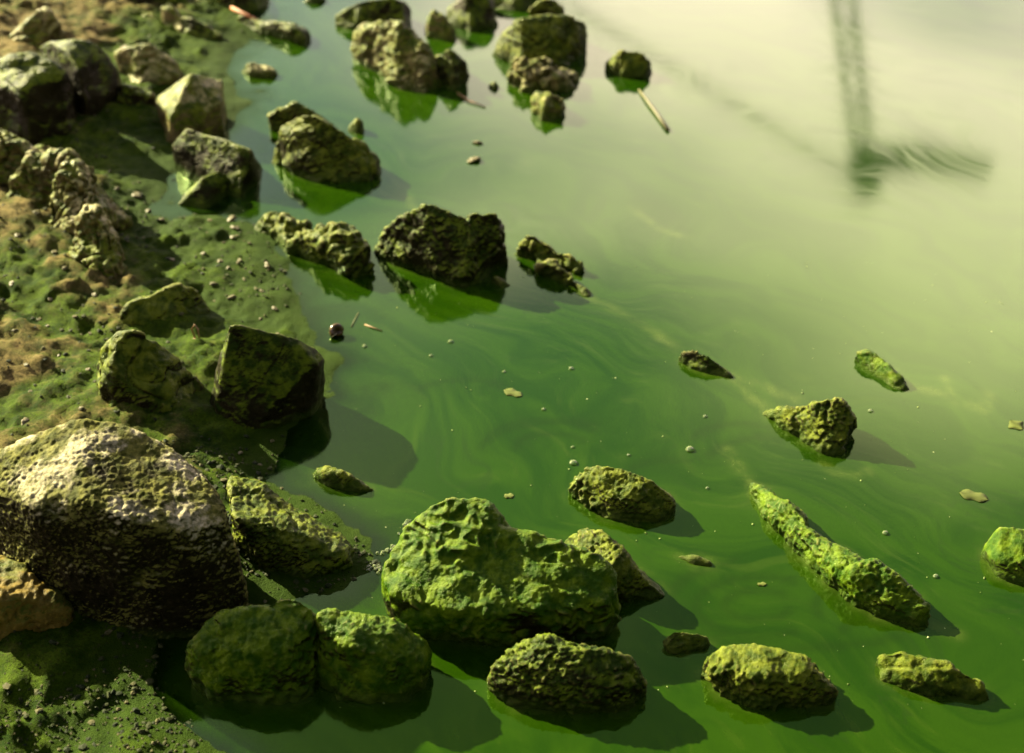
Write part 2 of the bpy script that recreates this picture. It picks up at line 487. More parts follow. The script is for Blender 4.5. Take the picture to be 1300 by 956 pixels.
def ground_material():
    m, nt, b = nodes_of('algae_mud'); T = NT(nt)
    geo = T.n('ShaderNodeNewGeometry'); pos = geo.outputs['Position']
    sand = T.mix(T.ramp(T.noise(pos, 45, 7, 0.75), 0.38, 0.62), (0.034, 0.027, 0.007), (0.130, 0.098, 0.035))
    sand = T.mix(T.ramp(T.noise(pos, 420, 2), 0.55, 0.72), sand, (0.022, 0.018, 0.007))
    alg = T.mix(T.ramp(T.noise(pos, 22, 8, 0.75), 0.38, 0.62), (0.006, 0.018, 0.0005), (0.034, 0.058, 0.002))
    alg = T.mix(T.ramp(T.noise(pos, 330, 2), 0.48, 0.70, 0, 0.8), alg, (0.012, 0.014, 0.002))
    sp = T.n('ShaderNodeSeparateXYZ'); nt.links.new(pos, sp.inputs[0])
    edge = T.ramp(T.math('ADD', sp.outputs[2], T.math('MULTIPLY', T.noise(pos, 12, 4), -0.016)), -0.004, 0.016, 1.0, 0.0)
    alg = T.mix(edge, alg, T.mix(T.noise(pos, 30, 6, 0.7), (0.006, 0.018, 0.0003), (0.018, 0.034, 0.001)))
    wet = T.ramp(sp.outputs[2], 0.004, 0.06, 0.30, -0.03)
    f = T.ramp(T.math('ADD', T.noise(T.mapping(pos, loc=(1.3, 0.6, 0)), 5.5, 8, 0.72), wet), 0.40, 0.62)
    nt.links.new(T.mix(f, sand, alg), b.inputs['Base Color'])
    nt.links.new(T.math('SUBTRACT', 0.80, T.math('MULTIPLY', edge, 0.05)), b.inputs['Roughness'])
    nt.links.new(T.math('ADD', 0.05, T.math('MULTIPLY', edge, 0.01)), b.inputs['Specular IOR Level']); b.inputs['Specular Tint'].default_value = (0.75, 0.95, 0.40, 1)
    n1 = T.bump(T.noise(pos, 130, 6, 0.72), 0.0030)
    nt.links.new(T.bump(T.noise(pos, 520, 3), 0.0010, 1, n1), b.inputs['Normal'])
    return m
M['mud'] = ground_material()
link('shore_ground', mesh_from('shore_ground', gV, gF), M['mud'], kind='structure', label='muddy shore with green algae and tan sand')

# ------------------------------------------------------------------ water
def water_material():
    m, nt, b = nodes_of('algae_water'); T = NT(nt)
    geo = T.n('ShaderNodeNewGeometry'); pos = geo.outputs['Position']
    wind = T.mapping(pos, rot=(0, 0, R(38)), sc=(1, 1, 1))
    # slow swirls drawn out along the breeze
    warp = T.n('ShaderNodeTexNoise'); warp.inputs['Scale'].default_value = 2.4; warp.inputs['Detail'].default_value = 2
    nt.links.new(wind, warp.inputs['Vector'])
    vm = T.n('ShaderNodeVectorMath', operation='MULTIPLY_ADD'); nt.links.new(warp.outputs['Color'], vm.inputs[0])
    vm.inputs[1].default_value = (0.55, 0.55, 0); nt.links.new(wind, vm.inputs[2])
    sw = T.mapping(vm.outputs[0], sc=(2.2, 7.0, 1))
    swirl = T.noise(sw, 2.2, 5, 0.6, 0.8)
    fine = T.noise(T.mapping(vm.outputs[0], sc=(3, 16, 1)), 3.0, 4, 0.6, 0.6)
    deep = T.mix(T.ramp(swirl, 0.36, 0.66), (0.0044, 0.0165, 0.0002), (0.0088, 0.0255, 0.0004))
    spw = T.n('ShaderNodeSeparateXYZ'); nt.links.new(pos, spw.inputs[0])
    nearw = T.ramp(spw.outputs[1], 2.5, 3.1, 1.0, 0.1)
    film = T.math('MULTIPLY', T.ramp(fine, 0.56, 0.74, 0, 0.34), nearw)
    col = T.mix(film, deep, (0.018, 0.034, 0.002))
    dk = T.ramp(T.noise(T.mapping(vm.outputs[0], loc=(4.2, 1.1, 0), sc=(2.5, 9, 1)), 2.6, 4, 0.6, 0.9), 0.62, 0.80, 0, 0.3)
    col = T.mix(dk, col, (0.008, 0.022, 0.002))
    fil = T.noise(T.mapping(vm.outputs[0], loc=(7.7, 2.3, 0), sc=(1.6, 4.2, 1)), 2.0, 3, 0.55, 1.6)
    line = T.ramp(T.math('ABSOLUTE', T.math('SUBTRACT', fil, 0.5)), 0.0, 0.022, 1.0, 0.0)
    zone = T.ramp(T.noise(T.mapping(pos, loc=(0.4, 5.1, 0)), 3.2, 2), 0.46, 0.62, 0, 0.55)
    col = T.mix(T.math('MULTIPLY', T.math('MULTIPLY', line, zone), nearw), col, (0.006, 0.016, 0.0015))
    sa1 = T.n('ShaderNodeAttribute', attribute_name='scum'); sa2 = T.n('ShaderNodeAttribute', attribute_name='swirl')
    brk = T.ramp(T.noise(vm.outputs[0], 26, 4, 0.65), 0.34, 0.66, 0.15, 0.85)
    col = T.mix(T.math('MULTIPLY', sa2.outputs['Fac'], 0.55), col, (0.004, 0.011, 0.0006))
    scm = T.math('MULTIPLY', sa1.outputs['Fac'], brk)
    col = T.mix(scm, col, (0.036, 0.052, 0.008))
    nt.links.new(col, b.inputs['Base Color'])
    b.inputs['IOR'].default_value = 1.85
    b.inputs['Specular Tint'].default_value = (0.30, 0.62, 0.02, 1)
    rgh = T.ramp(fine, 0.4, 0.75, 0.06, 0.12)
    nt.links.new(rgh, b.inputs['Roughness'])
    n1 = T.bump(T.noise(T.mapping(wind, sc=(1, 1.8, 1)), 6, 2, 0.5), 0.00007)
    n2 = T.bump(T.noise(T.mapping(wind, sc=(1, 1.6, 1)), 60, 2, 0.5), 0.000003, 1, n1)
    nt.links.new(n2, b.inputs['Normal'])
    # murky: in a finger's depth of water the mud still shows, deeper it does not
    at_ = T.n('ShaderNodeAttribute', attribute_name='depth')
    opq = T.math('SUBTRACT', 1.0, T.math('POWER', 2.718, T.math('MULTIPLY', at_.outputs['Fac'], -1.0 / 0.010)))
    tr = T.n('ShaderNodeBsdfTransparent'); tr.inputs[0].default_value = (0.50, 0.85, 0.22, 1)
    gl = T.n('ShaderNodeBsdfGlossy'); gl.inputs[0].default_value = (0.50, 0.72, 0.25, 1); nt.links.new(rgh, gl.inputs['Roughness']); nt.links.new(n2, gl.inputs['Normal'])
    fr = T.n('ShaderNodeFresnel'); fr.inputs['IOR'].default_value = 1.85; nt.links.new(n2, fr.inputs['Normal'])
    ms = T.n('ShaderNodeMixShader'); nt.links.new(fr.outputs[0], ms.inputs[0]); nt.links.new(tr.outputs[0], ms.inputs[1]); nt.links.new(gl.outputs[0], ms.inputs[2])
    m2 = T.n('ShaderNodeMixShader'); nt.links.new(opq, m2.inputs[0]); nt.links.new(ms.outputs[0], m2.inputs[1]); nt.links.new(b.outputs[0], m2.inputs[2])
    out = [q for q in nt.nodes if q.type == 'OUTPUT_MATERIAL'][0]
    nt.links.new(m2.outputs[0], out.inputs[0])
    return m
M['water'] = water_material()
wa = axis(-1.0, 1.6, 0.0065, 160); wb = axis(1.0, 3.9, 0.009, 160)
WX, WY = np.meshgrid(wa, wb)
wV = np.stack([WX.ravel(), WY.ravel(), np.zeros(WX.size)], 1)
k_ = len(wa); jj = (np.arange(len(wb) - 1)[:, None] * k_ + np.arange(k_ - 1)[None, :]).ravel()
wme = mesh_from('lake_water', wV, np.stack([jj, jj + 1, jj + k_ + 1, jj + k_], 1))
dep = wme.attributes.new('depth', 'FLOAT', 'POINT')
dep.data.foreach_set('value', np.clip(-ground_z(wV[:, 0], wV[:, 1]), 0, 1).astype(np.float32))
link('lake_water', wme, M['water'], kind='structure', label='still lake water thick with green algae')

# ------------------------------------------------------------------ embankment added unseen behind the view to hold back sky light
def blocker_material():
    m, nt, b = nodes_of('fill_blocker_dark'); T = NT(nt)
    geo = T.n('ShaderNodeNewGeometry'); pos = geo.outputs['Position']
    c = T.mix(T.ramp(T.noise(pos, 7, 6, 0.7), 0.35, 0.65), (0.010, 0.016, 0.005), (0.030, 0.045, 0.012))
    nt.links.new(c, b.inputs['Base Color']); b.inputs['Roughness'].default_value = 0.8
    nt.links.new(T.bump(T.noise(pos, 12, 6, 0.7), 0.15), b.inputs['Normal'])
    return m
M['blocker'] = blocker_material()
ea = np.radians(np.linspace(48, 262, 150)); et = np.linspace(0, 1, 44)
EA, ET = np.meshgrid(ea, et)
EA, ET = EA.ravel(), ET.ravel()
er = np.interp(np.degrees(EA), [48, 80, 150, 200, 262], [7.5, 5.2, 2.6, 2.6, 6.5])      # wraps round behind the view to cut sky fill
eP = np.stack([np.sin(EA) * 6, np.cos(EA) * 6, ET * 7], 1)
en = fbm(eP / 1.6 + 3, 4)
et_h = np.interp(np.degrees(EA), [48, 70, 240, 262], [2.5, 7.0, 8.0, 3.0])
er = er + ET * et_h * 0.75 + 0.4 * en * np.minimum(ET * 5, 1)
eV = np.stack([np.sin(EA) * er, np.cos(EA) * er + 0.9, -0.6 + ET * et_h + 0.35 * fbm(eP / 0.7 + 9, 3) * np.minimum(ET * 5, 1)], 1)
ke = len(ea); je = (np.arange(len(et) - 1)[:, None] * ke + np.arange(ke - 1)[None, :]).ravel()
link('fill_blocker', mesh_from('fill_blocker', eV, np.stack([je, je + ke, je + ke + 1, je + 1], 1)), M['blocker'], kind='structure', label='unseen steep dark bank added to block sky light on the shore')

# ------------------------------------------------------------------ rocks
ROCKS = []
def rock(label, mat, style, level, hulls, zb=0.0, seed=None, name='rock', group=None, cat='rock'):
    seed = len(ROCKS) * 13 + 5 if seed is None else seed
    me, org = rock_mesh(name, hulls, zb, level, style, seed)
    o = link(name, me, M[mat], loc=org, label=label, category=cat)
    if group: o['group'] = group
    ROCKS.append(o)
    return o

# -- foreground
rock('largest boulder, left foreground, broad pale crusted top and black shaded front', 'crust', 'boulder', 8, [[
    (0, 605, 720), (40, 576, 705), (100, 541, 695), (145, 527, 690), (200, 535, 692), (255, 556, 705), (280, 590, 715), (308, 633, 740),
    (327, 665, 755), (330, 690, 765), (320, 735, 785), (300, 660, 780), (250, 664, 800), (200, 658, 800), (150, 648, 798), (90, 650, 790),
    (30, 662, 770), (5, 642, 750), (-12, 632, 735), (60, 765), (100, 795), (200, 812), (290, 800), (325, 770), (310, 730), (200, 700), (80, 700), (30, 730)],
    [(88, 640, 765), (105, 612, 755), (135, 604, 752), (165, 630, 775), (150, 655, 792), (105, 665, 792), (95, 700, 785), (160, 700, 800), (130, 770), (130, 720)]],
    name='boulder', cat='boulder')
rock('broad knobbed boulder under bright wrinkled algae, bottom centre', 'green', 'main', 8, [[
    (486, 742, 784), (492, 712, 764), (526, 672, 740), (640, 667, 742), (700, 683, 752), (752, 700, 764), (780, 724, 780), (786, 748, 796),
    (766, 770, 812), (700, 778, 820), (600, 776, 820), (540, 768, 814), (498, 756, 800), (520, 800), (600, 812), (700, 814), (755, 806), (778, 785), (765, 750), (640, 722), (530, 722), (500, 765)],
    [(520, 668, 736), (538, 648, 730), (572, 637, 726), (604, 629, 724), (624, 634, 726), (638, 656, 730), (660, 676, 744), (560, 712, 778), (640, 722, 785), (503, 700, 758), (520, 755), (645, 770), (635, 722), (540, 722)]],
    name='boulder', cat='boulder')
rock('sloping slab leaning out from the right side of the largest boulder', 'olive', 'grainy', 7, [[
    (300, 592, 640), (330, 608, 650), (370, 640, 676), (420, 680, 703), (466, 708, 715), (440, 712, 724), (350, 672, 722), (308, 660, 718),
    (300, 720), (360, 738), (430, 734), (470, 717), (420, 690), (350, 640), (300, 625)]], name='rock_slab')
rock('dark green rounded rock in the shadow below the largest boulder', 'green', 'rough', 7, [[
    (243, 822, 862), (275, 790, 845), (335, 762, 830), (385, 745, 820), (404, 756, 826), (402, 800, 852), (300, 826, 876), (372, 826, 878),
    (240, 865), (270, 890), (340, 898), (400, 885), (408, 845), (380, 812), (280, 818)]])
rock('half lit green rock squeezed between the dark round rock and the knobbed boulder', 'green', 'rough', 7, [[
    (402, 782, 842), (430, 770, 832), (475, 778, 832), (512, 786, 836), (540, 798, 846), (536, 830, 872), (440, 826, 878), (492, 840, 884),
    (400, 862), (430, 890), (500, 896), (540, 876), (545, 842), (500, 822), (410, 822)]])
rock('grainy dark rock at the bottom edge under the knobbed boulder', 'darkgreen', 'grainy', 7, [[
    (622, 850, 876), (640, 816, 856), (665, 805, 856), (720, 805, 860), (762, 820, 866), (800, 836, 872), (812, 858, 882), (720, 866, 898),
    (650, 862, 888), (782, 868, 896), (620, 875), (640, 895), (720, 908), (795, 902), (818, 882), (805, 852), (700, 838), (640, 842)]])
rock('low humped rock tucked behind the right shoulder of the knobbed boulder', 'olive', 'grainy', 7, [[
    (713, 688, 702), (738, 668, 706), (760, 672, 716), (790, 695, 736), (822, 727, 748), (843, 750, 756), (780, 735, 760), (730, 705, 738),
    (712, 702), (770, 768), (820, 764), (846, 754), (820, 727), (740, 692)]])
rock('rounded loaf-shaped rock with lit olive left flank, alone in the water behind the knobbed boulder', 'olive', 'main', 7, [[
    (725, 608, 622), (740, 592, 620), (765, 589, 625), (800, 597, 632), (830, 610, 640), (854, 634, 649), (772, 628, 650), (810, 640, 658),
    (723, 622), (745, 646), (780, 661), (840, 664), (857, 650), (850, 632), (760, 612)]])
rock('long narrow rock ridge rising out of the water like a spine', 'green', 'grainy', 7, [
    [(951, 611, 621), (975, 624, 646), (1012, 650, 678), (1030, 672, 696), (1005, 676, 694), (970, 645, 658), (948, 618), (972, 656), (1005, 692), (1040, 706), (1020, 655), (965, 612)],
    [(1000, 662, 690), (1022, 664, 694), (1062, 694, 728), (1105, 722, 752), (1045, 712, 734), (1088, 748, 772), (1003, 690), (1045, 737), (1095, 775), (1130, 775), (1105, 728), (1040, 682)],
    [(1068, 722, 754), (1098, 708, 742), (1142, 732, 762), (1180, 768, 784), (1122, 764, 784), (1160, 785, 795), (1066, 752), (1115, 788), (1165, 801), (1187, 789), (1170, 757), (1110, 722)]], name='rock_ridge')
rock('rock cut by the right edge of the view, lit green top over brown sides', 'green', 'grainy', 7, [[
    (1250, 686, 703), (1258, 670, 696), (1290, 665, 696), (1330, 670, 696), (1262, 716, 728), (1320, 715, 738), (1246, 706), (1265, 732), (1310, 747), (1340, 722), (1320, 692), (1260, 692)]])
rock('pale green domed rock at the bottom edge, right of the tiny pointed stone', 'olive', 'main', 7, [[
    (893, 828, 853), (915, 817, 846), (960, 820, 850), (1000, 832, 860), (1040, 860, 882), (960, 858, 888), (906, 850, 873), (1056, 876, 892),
    (893, 853), (905, 880), (960, 900), (1050, 897), (1072, 884), (1040, 853), (940, 833)]])
rock('flat dark-fronted rock at the bottom edge, nearest to the lower right corner', 'olive', 'rough', 7, [[
    (1112, 828, 843), (1125, 822, 843), (1180, 838, 858), (1240, 862, 880), (1130, 844, 862), (1190, 864, 880), (1112, 843), (1120, 864), (1180, 884), (1262, 892), (1250, 872), (1150, 837)]])
rock('tiny pointed stone breaking the water beside the pale green domed rock', 'olive', 'grainy', 6, [[
    (840, 808, 819), (858, 799, 815), (885, 801, 815), (900, 810, 818), (868, 816, 826), (838, 819), (850, 831), (895, 828), (902, 816), (870, 809)]], name='stone', cat='stone')
rock('thin sliver of stone barely breaking the water left of the long ridge', 'olive', 'rough', 5, [[
    (860, 701, 706), (880, 703, 710), (900, 711, 716), (858, 707), (880, 719), (910, 721), (905, 713), (875, 703)]], name='stone', cat='stone')
rock('small low stone in the green water above the sloping slab', 'olive', 'grainy', 6, [[
    (398, 596, 604), (415, 590, 607), (437, 597, 613), (460, 612, 621), (420, 608, 618), (396, 604), (420, 619), (455, 626), (476, 623), (450, 606), (410, 596)]], name='stone', cat='stone')
rock('warm ochre rock in the lower left corner under the largest boulder', 'ochre', 'rough', 7, [[
    (-12, 690, 735), (20, 706, 742), (52, 732, 768), (90, 772, 792), (84, 785, 802), (40, 770, 812), (-20, 760, 812), (-25, 825), (40, 818), (95, 795), (92, 765), (40, 725), (-25, 705)]], zb=0.02)

# -- middle
rock('angular block with a sharp lit left edge standing on the waterline', 'darkgreen', 'blocky', 7, [[
    (304, 410, 505), (322, 412, 500), (417, 435, 502), (410, 455, 512), (285, 455, 522), (270, 505, 528),
    (266, 515), (274, 548), (312, 556), (392, 526), (404, 495), (315, 492)]], zb=0.005)
rock('peaked rock with sunlit grainy left flank, left of the angular block', 'olive', 'rough', 7, [[
    (136, 452, 500), (152, 424, 492), (184, 411, 490), (198, 417, 490), (218, 446, 492), (254, 480, 497), (120, 505, 524), (158, 452, 515), (150, 500, 532),
    (116, 526), (150, 544), (240, 534), (262, 497), (220, 474), (130, 484)]], zb=0.02)
rock('low flat stone sunk in the mud behind the peaked rock', 'olive', 'rough', 6, [[
    (153, 386, 408), (195, 370, 396), (230, 361, 386), (255, 367, 386), (264, 381, 391), (160, 402, 414), (220, 395, 408), (150, 408), (155, 420), (215, 417), (266, 393), (255, 380), (170, 388)]], zb=0.02, name='rock_slab')
rock('largest rock in mid water, wedge peak with bright lit left edge and green reflection', 'darkgreen', 'rough', 7, [
    [(470, 303, 314), (500, 281, 323), (533, 261, 330), (560, 257, 332), (590, 268, 336), (626, 316, 346), (604, 350, 364), (540, 320, 350), (470, 314), (490, 330), (545, 352), (600, 368), (630, 347), (625, 322), (540, 310)],
    [(591, 272, 332), (614, 261, 330), (632, 266, 332), (641, 295, 336), (638, 317, 339), (600, 320, 345), (590, 346), (615, 353), (638, 337), (641, 320), (605, 320)]])
rock('knobbly two-humped rock reaching from the mud into the water', 'olive', 'lumpy', 7, [
    [(328, 276, 289), (342, 265, 283), (385, 281, 301), (396, 298, 313), (326, 289), (365, 314), (400, 317), (402, 292), (345, 272)],
    [(370, 306, 318), (405, 277, 316), (428, 276, 319), (449, 292, 326), (474, 337, 348), (440, 332, 354), (357, 316), (420, 344), (448, 358), (476, 350), (472, 324), (415, 302)]])
rock('low split stone right of the wedge-shaped rock', 'olive', 'lumpy', 6, [
    [(655, 305, 322), (668, 291, 319), (700, 307, 327), (735, 329, 343), (690, 325, 336), (654, 323), (685, 341), (735, 349), (739, 339), (690, 316)],
    [(680, 334, 346), (700, 331, 347), (725, 349, 361), (745, 371, 376), (678, 346), (720, 363), (747, 378), (749, 371), (700, 346)]])
rock('dark sliver of stone in the shadow of the wedge-shaped rock', 'darkgreen', 'rough', 5, [[
    (622, 347, 358), (636, 352, 361), (620, 358), (640, 367), (652, 363), (632, 353)]], name='stone', cat='stone')
rock('small dark stone with a pale trail of scum, above the triangular rock', 'darkgreen', 'rough', 6, [[
    (861, 446, 457), (875, 443, 459), (897, 450, 466), (908, 459, 470), (858, 457), (885, 472), (933, 482), (930, 475), (890, 461)]], name='stone', cat='stone')
rock('small green wedge of stone far right in open water', 'green', 'grainy', 6, [[
    (1085, 446, 457), (1103, 442, 459), (1127, 458, 472), (1152, 489, 494), (1081, 457), (1110, 477), (1145, 499), (1159, 496), (1137, 472), (1100, 451)]], name='stone', cat='stone')
rock('dark triangular rock with a lit ridge, right of centre in open water', 'olive', 'rough', 7, [[
    (974, 517, 524), (1000, 510, 531), (1030, 502, 540), (1050, 502, 541), (1068, 511, 546), (1083, 540, 557), (1060, 560, 572), (973, 524), (1000, 547), (1040, 577), (1065, 580), (1085, 557), (1080, 532), (1010, 517)]])

# -- far
rock('ragged rock with pale lit hump behind, left of centre in far water', 'olive', 'rough', 7, [
    [(343, 138, 159), (365, 126, 156), (400, 137, 159), (430, 154, 166), (344, 167), (420, 174), (431, 162), (390, 152), (345, 154)],
    [(343, 196, 207), (362, 160, 198), (370, 142, 196), (395, 140, 193), (430, 160, 199), (475, 184, 209), (486, 198, 213), (420, 200, 222), (342, 207), (400, 234), (470, 230), (487, 213), (450, 193), (360, 188)]])
rock('small upright stone just right of the ragged rock with the pale hump', 'olive', 'grainy', 5, [[
    (443, 158, 164), (457, 146, 163), (463, 152, 164), (439, 166), (455, 171), (465, 165), (450, 159)]], name='stone', cat='stone')
rock('squared block with a smooth lit top and black front at the far mud edge', 'darkgreen', 'blocky', 6, [[
    (222, 185, 214), (245, 159, 202), (265, 162, 201), (326, 187, 219), (322, 194, 238), (230, 192, 220), (224, 214), (240, 228), (300, 252), (327, 234), (327, 207), (250, 197)]])
rock('thin slab leaning on the mud in front of the squared block', 'darkgreen', 'blocky', 6, [[
    (228, 250, 258), (258, 226, 248), (285, 214, 240), (297, 222, 240), (262, 252, 260), (226, 260), (262, 266), (297, 243), (290, 234), (240, 242)]], name='rock_slab')
rock('rock with a pale sunlit sloping top behind the squared block', 'pale', 'blocky', 6, [[
    (203, 122, 150), (250, 97, 140), (288, 100, 147), (285, 130, 163), (220, 148, 178), (212, 184), (230, 186), (285, 168), (289, 143), (250, 135), (205, 143)]], zb=0.01)
rock('tan rounded rock half buried in the far mud', 'pale', 'rough', 6, [[
    (152, 62, 84), (175, 52, 82), (200, 57, 84), (226, 78, 94), (152, 74, 90), (190, 85, 102), (150, 97), (175, 107), (230, 107), (233, 88), (190, 78), (150, 78)]], zb=0.02)
rock('small dark stone wedged between the tan rock and the sloping-topped rock', 'darkgreen', 'rough', 5, [[
    (150, 108, 132), (170, 102, 127), (196, 117, 134), (147, 142), (175, 149), (200, 140), (200, 122), (150, 122)]], zb=0.015, name='stone', cat='stone')
rock('big black-faced boulder at the left edge with a lit rim on its top', 'darkgreen', 'smooth', 7, [[
    (-18, 100, 142), (5, 90, 132), (35, 70, 126), (60, 62, 126), (88, 84, 142), (88, 112, 152), (40, 110, 165), (-25, 86, 122), (-25, 165), (40, 184), (97, 168), (102, 132), (60, 117), (-25, 112)]], zb=0.03, name='boulder', cat='boulder')
rock('dark faceted boulder behind the black-faced boulder at the left edge', 'darkgreen', 'blocky', 7, [[
    (60, 60, 112), (90, 46, 110), (140, 54, 114), (154, 84, 122), (150, 100, 128), (110, 90, 140), (70, 142), (110, 155), (153, 133), (157, 108), (100, 98), (60, 102)]], zb=0.025, name='boulder', cat='boulder')
rock('rock with a chalky lit top near the upper left corner', 'pale', 'rough', 6, [[
    (13, 46, 60), (32, 32, 56), (46, 12, 50), (70, 7, 50), (79, 25, 57), (87, 46, 58), (50, 45, 66), (12, 62), (30, 71), (80, 71), (89, 54), (60, 44), (20, 44)]], zb=0.035)
rock('long rubbly rock crusted with knobbly growth running down the left bank', 'pale', 'lumpy', 7, [
    [(-25, 168, 212), (10, 163, 210), (40, 176, 215), (62, 188, 222), (20, 200, 232), (-25, 200, 235), (-30, 245), (60, 255), (82, 215), (30, 195), (-30, 195)],
    [(45, 190, 228), (75, 188, 228), (105, 195, 236), (114, 216, 248), (60, 224, 252), (95, 238, 262), (5, 266), (105, 280), (132, 234), (60, 210)],
    [(82, 216, 256), (108, 206, 254), (128, 232, 268), (141, 256, 282), (85, 262, 285), (118, 272, 296), (45, 294), (125, 320), (162, 280), (125, 230)],
    [(112, 268, 304), (135, 260, 302), (148, 286, 316), (155, 318, 339), (110, 306, 328), (75, 328), (130, 356), (165, 338), (154, 284)]], zb=0.03, name='rock_ridge')
rock('small rounded stone catching light at the far shore', 'pale', 'rough', 5, [[
    (180, 18, 28), (194, 13, 28), (200, 22, 30), (177, 31), (200, 37), (203, 28), (180, 25)]], zb=0.02, name='stone', cat='stone')
rock('upright pointed stone catching light at the far shore', 'pale', 'rough', 5, [[
    (208, 8, 28), (217, 1, 26), (228, 7, 31), (237, 18, 34), (204, 33), (232, 41), (239, 27), (210, 23)]], zb=0.02, name='stone', cat='stone')
rock('low dark wedge of rock right of the upright pointed stone', 'darkgreen', 'rough', 6, [[
    (222, 28, 40), (240, 18, 38), (263, 28, 44), (282, 44, 50), (214, 40), (250, 52), (282, 52), (276, 40), (230, 32)]], zb=0.01)
rock('dark boulder along the top edge at the far left shore', 'darkgreen', 'smooth', 6, [[
    (128, -8, 6), (180, -26, 3), (238, -8, 5), (120, 12), (180, 17), (242, 13), (252, -8), (110, -8)]], zb=0.02, name='boulder', cat='boulder')
rock('dark boulder on the top edge where the far mud meets the water', 'darkgreen', 'smooth', 6, [[
    (258, -10, 4), (300, -26, 2), (336, -8, 3), (245, 14), (300, 19), (330, 14), (346, 4), (336, -12), (250, -10)]], name='boulder', cat='boulder')
rock('dark rock filling the upper left corner', 'darkgreen', 'smooth', 5, [[
    (-15, -6, 14), (18, -4, 12), (24, 5, 16), (-25, 24), (15, 26), (30, 12), (-25, 6)]], zb=0.03)
rock('far stone on the top edge showing mainly its reflection', 'darkgreen', 'smooth', 5, [[
    (395, -10, 2), (408, -8, 1), (382, 3), (400, 6), (416, 1), (400, -5)]], name='stone', cat='stone')
rock('low flat rock with an orange stick on it, far water left', 'darkgreen', 'rough', 6, [[
    (300, 18, 29), (340, 23, 38), (375, 26, 46), (391, 32, 48), (368, 42, 54), (298, 32), (350, 50), (385, 60), (395, 50), (390, 42), (330, 30)]])
rock('small two-tone stone standing in shallow water below the rock with the orange stick', 'pale', 'rough', 5, [
    [(305, 82, 91), (318, 75, 91), (330, 78, 91), (302, 92), (318, 99), (340, 97), (330, 87)],
    [(322, 82, 93), (340, 80, 93), (354, 89, 95), (320, 98), (345, 101), (357, 95), (340, 88)]], name='stone', cat='stone')
rock('dark rounded rock behind the pale boulder near the top centre', 'darkgreen', 'smooth', 6, [[
    (425, 19, 30), (460, 1, 24), (510, -6, 22), (521, 10, 26), (424, 34), (455, 40), (515, 38), (523, 24), (440, 22)]])
rock('pale sunlit boulder near the top centre with a mottled yellow-green face', 'pale', 'lumpy', 7, [[
    (445, 54, 73), (460, 38, 71), (490, 22, 67), (515, 28, 72), (542, 60, 90), (554, 86, 100), (500, 95, 108), (447, 71), (470, 90), (500, 112), (540, 120), (556, 114), (557, 94), (500, 74)]], name='boulder', cat='boulder')
rock('jagged dark fragment touching the right side of the pale sunlit boulder', 'darkgreen', 'rough', 6, [[
    (555, 68, 94), (573, 62, 90), (591, 80, 97), (551, 104), (575, 116), (596, 107), (592, 88), (560, 88)]])
rock('small upright lit stone right above the jagged dark fragment', 'pale', 'rough', 5, [[
    (543, 20, 40), (553, 6, 36), (567, 20, 42), (576, 40, 48), (540, 47), (575, 54), (579, 44), (545, 32)]], name='stone', cat='stone')
rock('dark low rock right of the small upright lit stone', 'darkgreen', 'smooth', 6, [[
    (570, 12, 26), (590, -6, 20), (626, -8, 18), (564, 32), (600, 42), (633, 32), (626, 12), (570, 12)]])
rock('far dark rock on the top edge between two groups of rocks', 'darkgreen', 'smooth', 5, [[
    (608, -14, 0), (650, -16, 0), (692, -8, 2), (600, 6), (655, 16), (702, 7), (640, -6)]])
rock('large dark rock with a lit ridge at the top, farthest group on the right', 'olive', 'rough', 7, [
    [(624, 58, 70), (640, 30, 60), (665, 18, 57), (700, 16, 54), (742, 28, 60), (745, 50, 66), (690, 50, 78), (622, 70), (660, 88), (720, 85), (746, 68), (741, 48), (640, 50)],
    [(675, 8, 52), (690, -4, 48), (712, 2, 52), (714, 20, 58), (670, 60), (715, 62), (710, 48), (675, 46)]], name='boulder', cat='boulder')
rock('knobbly lit stone in front of the large dark rock of the farthest group', 'pale', 'lumpy', 6, [[
    (645, 80, 100), (664, 66, 97), (690, 70, 100), (736, 95, 107), (644, 107), (680, 120), (740, 113), (743, 100), (660, 94)]])
rock('small lit stone with a reflection, nearest of the farthest group', 'pale', 'lumpy', 6, [[
    (674, 124, 138), (695, 115, 134), (715, 120, 138), (673, 142), (690, 154), (713, 150), (717, 134), (680, 130)]], name='stone', cat='stone')
rock('dark pebble left of the knobbly lit stone in far water', 'darkgreen', 'rough', 4, [[
    (619, 104, 110), (630, 102, 110), (618, 111), (628, 116), (636, 112), (628, 106)]], name='stone', cat='stone')
rock('lone dark round rock beside the floating twig at the top', 'olive', 'rough', 6, [[
    (767, 75, 88), (785, 64, 86), (808, 63, 87), (826, 75, 94), (823, 86, 97), (766, 87), (790, 100), (824, 99), (827, 90), (795, 80)]])

